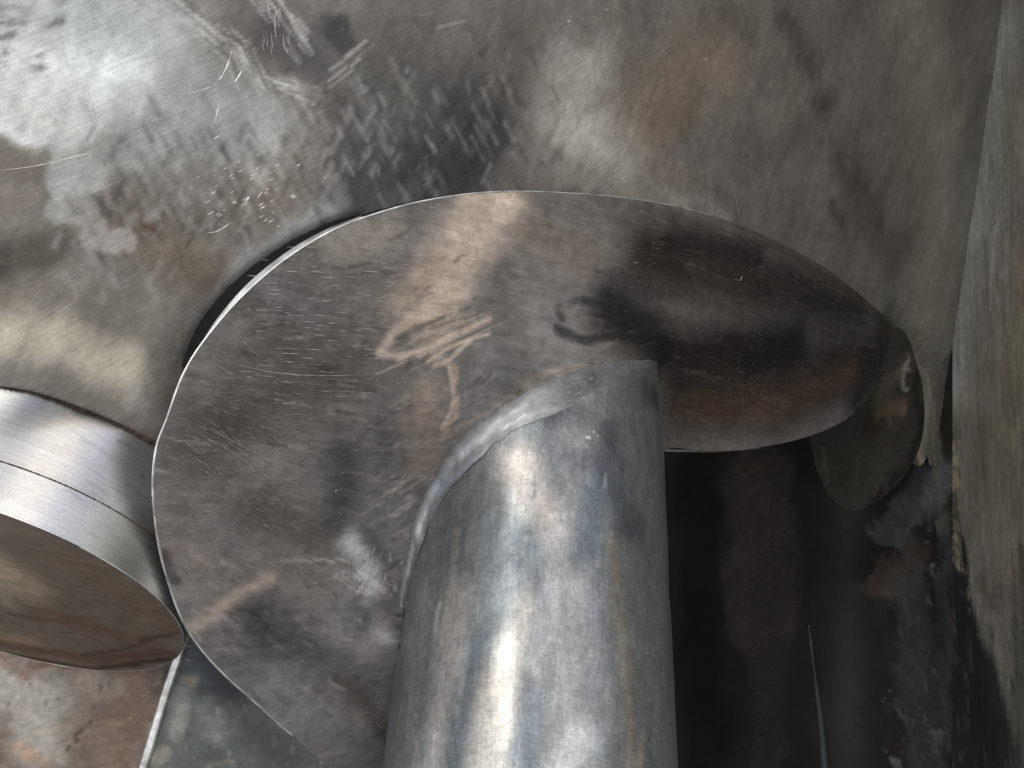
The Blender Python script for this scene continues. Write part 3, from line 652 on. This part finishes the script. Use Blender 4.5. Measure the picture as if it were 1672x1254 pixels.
le = on_plane(catmull([(318, 1000), (304, 1038), (273, 1128), (236, 1250), (208, 1345)], 10), *LPL)
def turned(m, axis, amount):              # real grinding grain runs round the axis, so highlights stretch along it
    a = np.asarray(axis) @ RN.T; N = m.node_tree.nodes; L = m.node_tree.links; p = N['Principled BSDF']
    g = N.new('ShaderNodeNewGeometry'); c = N.new('ShaderNodeVectorMath'); c.operation = 'CROSS_PRODUCT'; c.inputs[0].default_value = tuple(a)
    L.new(g.outputs['Normal'], c.inputs[1]); L.new(c.outputs[0], p.inputs['Tangent']); p.inputs['Anisotropic'].default_value = amount; p.inputs['Anisotropic Rotation'].default_value = .25
turned(M_cap, cf, .75); turned(M_pipe, ax, .6)
ribbon('bright_edge', le, .0046, M_rim, led)

# ------------------------------------------------------------------ recess: inner wall with painted shade turning into the right-hand wall
prof = catmull([(-.62, .72), (-.45, .88), (-.2, 1.02), (.1, 1.22), (.34, 1.40), (.50, 1.48), (.62, 1.50), (.69, 1.42), (.714, 1.28)], 40)
def liner_s(p):
    r = ray(p); s = np.atleast_2d(r); out = []
    for q in s:
        g = prof[:, 0] - q[0] * prof[:, 1]; i = np.nonzero(np.diff(np.sign(g)))[0]; i = i[-1] if len(i) else len(prof) - 2
        t = g[i] / (g[i] - g[i + 1] + 1e-12); t = min(max(t, 0), 1); y = prof[i, 1] * (1 - t) + prof[i + 1, 1] * t; out.append(q * y)
    return np.array(out).reshape(r.shape)
zz = np.linspace(-.95, .30, 380)
V = np.stack([np.repeat(prof[:, 0], len(zz)), np.repeat(prof[:, 1], len(zz)), np.tile(zz, len(prof))], 1)
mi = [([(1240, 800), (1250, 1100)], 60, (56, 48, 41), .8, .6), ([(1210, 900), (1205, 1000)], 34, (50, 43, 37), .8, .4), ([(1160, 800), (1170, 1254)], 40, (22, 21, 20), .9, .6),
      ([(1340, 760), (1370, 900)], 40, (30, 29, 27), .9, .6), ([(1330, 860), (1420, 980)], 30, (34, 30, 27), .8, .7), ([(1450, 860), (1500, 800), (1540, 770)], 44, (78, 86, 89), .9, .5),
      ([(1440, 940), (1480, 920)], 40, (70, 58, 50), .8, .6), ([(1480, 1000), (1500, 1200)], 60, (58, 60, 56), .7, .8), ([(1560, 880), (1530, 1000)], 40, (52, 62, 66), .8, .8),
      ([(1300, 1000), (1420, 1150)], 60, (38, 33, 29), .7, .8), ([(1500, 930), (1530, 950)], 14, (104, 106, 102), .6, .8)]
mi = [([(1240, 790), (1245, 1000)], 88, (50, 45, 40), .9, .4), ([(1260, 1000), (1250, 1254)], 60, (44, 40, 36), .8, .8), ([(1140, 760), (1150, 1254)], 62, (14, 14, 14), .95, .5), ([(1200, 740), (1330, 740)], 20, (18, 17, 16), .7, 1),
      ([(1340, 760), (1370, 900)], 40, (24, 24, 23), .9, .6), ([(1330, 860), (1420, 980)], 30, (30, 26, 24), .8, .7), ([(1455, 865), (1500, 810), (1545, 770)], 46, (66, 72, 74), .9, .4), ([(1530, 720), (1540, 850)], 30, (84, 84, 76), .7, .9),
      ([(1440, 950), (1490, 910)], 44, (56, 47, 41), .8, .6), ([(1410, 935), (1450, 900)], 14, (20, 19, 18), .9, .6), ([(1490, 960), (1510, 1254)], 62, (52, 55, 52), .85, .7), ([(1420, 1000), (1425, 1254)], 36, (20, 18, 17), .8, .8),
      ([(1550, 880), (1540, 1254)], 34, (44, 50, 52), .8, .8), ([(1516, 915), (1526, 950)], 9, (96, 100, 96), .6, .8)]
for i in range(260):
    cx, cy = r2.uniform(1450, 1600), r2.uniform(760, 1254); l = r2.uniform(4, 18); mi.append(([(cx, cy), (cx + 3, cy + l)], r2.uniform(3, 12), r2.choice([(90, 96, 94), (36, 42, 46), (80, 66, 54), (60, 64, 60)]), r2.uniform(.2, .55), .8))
col = patina_and_light(V, liner_s, (27, 25, 23), mi, warp=.016, mottled=.2, seed=170., grain=.1)  # dark base and near-black marks paint the shade of the recess
V[:, 1] += 0
L_ = np.concatenate([[0], np.cumsum(np.sqrt((np.diff(prof, axis=0) ** 2).sum(1)))])
f = grid_faces(len(prof), len(zz)); nf = np.cross(V[f[:, 1]] - V[f[:, 0]], V[f[:, 2]] - V[f[:, 0]]).sum(0)
if nf[1] > 0: f = f[:, ::-1].copy()
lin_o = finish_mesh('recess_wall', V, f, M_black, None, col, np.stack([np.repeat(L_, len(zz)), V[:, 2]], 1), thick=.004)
tag(lin_o, 'curved wall with painted shade deep inside the dark recess right of the pipe', 'recess wall')
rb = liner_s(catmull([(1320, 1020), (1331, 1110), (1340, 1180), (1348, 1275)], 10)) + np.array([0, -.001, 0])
ribbon('glint_strip', rb, np.linspace(.0022, .0095, len(rb)), plain('glint_grey', (.035, .037, .039), .3, .5, 18), lin_o)  # added strip standing in for a vertical glint on the curved wall
# right wall
ys = np.linspace(1.40, .30, 440); zz = np.linspace(-1.0, 1.05, 600)
Yg, Zg = np.meshgrid(ys, zz, indexing='ij'); Xg = .714 + .0 * Yg
Xg = .714 + .010 * np.sin(Yg * 9) * .3 - .02 * np.clip((Yg - 1.2) / .1, 0, 1) ** 2 * 0
V = np.stack([Xg.ravel(), Yg.ravel(), Zg.ravel()], 1)
def wall_s(p): r = ray(p); return r * (.714 / np.maximum(r[..., 0], .3))[..., None]
mv = [([(1645, 60), (1590, 420), (1556, 640)], 60, (164, 166, 163), .85, 1), ([(1672, 450), (1640, 700)], 60, (150, 138, 116), .8, 1), ([(1665, 0), (1650, 500)], 12, (118, 118, 118), .6, .8), ([(1640, 300), (1610, 600)], 8, (176, 178, 174), .6, .9),
      ([(1660, 600), (1640, 900)], 90, (142, 133, 112), .8, 1), ([(1600, 700), (1590, 860)], 46, (128, 120, 102), .8, .9), ([(1575, 560), (1570, 700)], 12, (150, 150, 138), .6, .8),
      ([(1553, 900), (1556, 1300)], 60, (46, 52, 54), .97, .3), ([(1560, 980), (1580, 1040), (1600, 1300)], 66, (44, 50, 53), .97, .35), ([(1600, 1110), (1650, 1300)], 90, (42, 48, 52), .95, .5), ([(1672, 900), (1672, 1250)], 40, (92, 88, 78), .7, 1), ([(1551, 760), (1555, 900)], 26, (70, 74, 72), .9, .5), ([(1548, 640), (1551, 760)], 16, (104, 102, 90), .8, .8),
      ([(1665, 1040), (1672, 1200)], 30, (110, 108, 98), .7, .8), ([(1610, 960), (1630, 1000)], 18, (120, 114, 98), .7, .7)]
for i in range(110):
    cx = r2.uniform(1551, 1672); cy = r2.uniform(1000, 1254); mv.append(([(cx, cy), (cx + 2, cy + 12)], r2.uniform(3, 14), r2.choice([(84, 90, 88), (34, 40, 44), (104, 100, 88)]), r2.uniform(.15, .5), .8))
for i in range(200):
    cx, cy = r2.uniform(1556, 1672), r2.uniform(560, 1050); l = r2.uniform(8, 40); mv.append(([(cx, cy), (cx + r2.uniform(-3, 3), cy + l)], r2.uniform(2, 8), r2.choice([(170, 168, 156), (96, 96, 90), (158, 142, 108)]), r2.uniform(.1, .4), .8))
for i in range(60):
    cx, cy = r2.uniform(1600, 1672), r2.uniform(0, 560); l = r2.uniform(20, 90); mv.append(([(cx, cy), (cx - l * .16, cy + l)], r2.uniform(2, 7), r2.choice([(180, 180, 176), (112, 112, 110)]), r2.uniform(.1, .35), .8))
pp = catmull([(1552, 660), (1554, 720), (1557, 800), (1562, 850), (1560, 880), (1570, 930), (1586, 1000), (1600, 1040)], 12)
for i in range(170):
    q = pp[r2.randrange(len(pp))]; mv.append(([(q[0] + r2.gauss(2, 3), q[1] + r2.gauss(0, 6)), (q[0] + r2.gauss(4, 4), q[1] + r2.uniform(2, 14))], r2.uniform(3, 9), r2.choice([(172, 158, 126), (150, 136, 108), (96, 88, 74)]), r2.uniform(.3, .8), .6))
col = patina_and_light(V, wall_s, (136, 133, 124), mv, warp=.012, mottled=.17, seed=190., grain=.12, streak=(0, .1, 1.), tint=.015)
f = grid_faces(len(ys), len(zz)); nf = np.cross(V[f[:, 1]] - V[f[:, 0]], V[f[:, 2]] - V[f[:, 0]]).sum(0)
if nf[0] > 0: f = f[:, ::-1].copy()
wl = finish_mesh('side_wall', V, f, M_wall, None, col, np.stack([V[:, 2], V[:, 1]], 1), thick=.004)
tag(wl, 'tall pale grey weathered steel wall along the right edge with putty streaks', 'metal wall')
# seam weld between sheet and wall
sm = sheet_s(catmull([(1547, 640), (1562, 530), (1592, 340), (1625, 110), (1655, -110)], 40)); ribbon('corner_seam', sm + np.array([.001, -.002, 0]), .0012 + .0012 * rng.random(len(sm)), M_seam, wl)

# inner lip seen through the gap at the right of the plate
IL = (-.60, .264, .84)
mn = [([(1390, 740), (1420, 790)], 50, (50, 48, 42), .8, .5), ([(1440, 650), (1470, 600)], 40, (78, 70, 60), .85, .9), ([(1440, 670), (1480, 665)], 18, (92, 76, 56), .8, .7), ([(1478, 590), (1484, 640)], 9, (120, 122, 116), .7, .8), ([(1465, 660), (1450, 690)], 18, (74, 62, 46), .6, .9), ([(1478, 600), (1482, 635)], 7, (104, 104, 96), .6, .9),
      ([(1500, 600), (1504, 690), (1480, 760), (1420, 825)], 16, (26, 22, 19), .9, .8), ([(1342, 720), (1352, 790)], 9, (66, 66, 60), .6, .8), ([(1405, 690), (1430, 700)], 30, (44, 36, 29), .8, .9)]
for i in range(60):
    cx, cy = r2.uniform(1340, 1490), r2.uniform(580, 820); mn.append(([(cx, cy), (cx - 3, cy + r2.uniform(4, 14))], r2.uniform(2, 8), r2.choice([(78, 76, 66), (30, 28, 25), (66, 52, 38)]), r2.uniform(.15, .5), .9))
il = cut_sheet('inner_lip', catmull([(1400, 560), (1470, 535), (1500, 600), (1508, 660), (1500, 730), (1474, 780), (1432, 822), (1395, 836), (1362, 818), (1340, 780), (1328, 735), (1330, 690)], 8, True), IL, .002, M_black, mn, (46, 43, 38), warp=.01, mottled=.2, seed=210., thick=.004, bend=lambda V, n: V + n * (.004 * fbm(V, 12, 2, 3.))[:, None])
tag(il, 'stained olive brown lip inside the gap between round plate and side wall', 'metal lip')
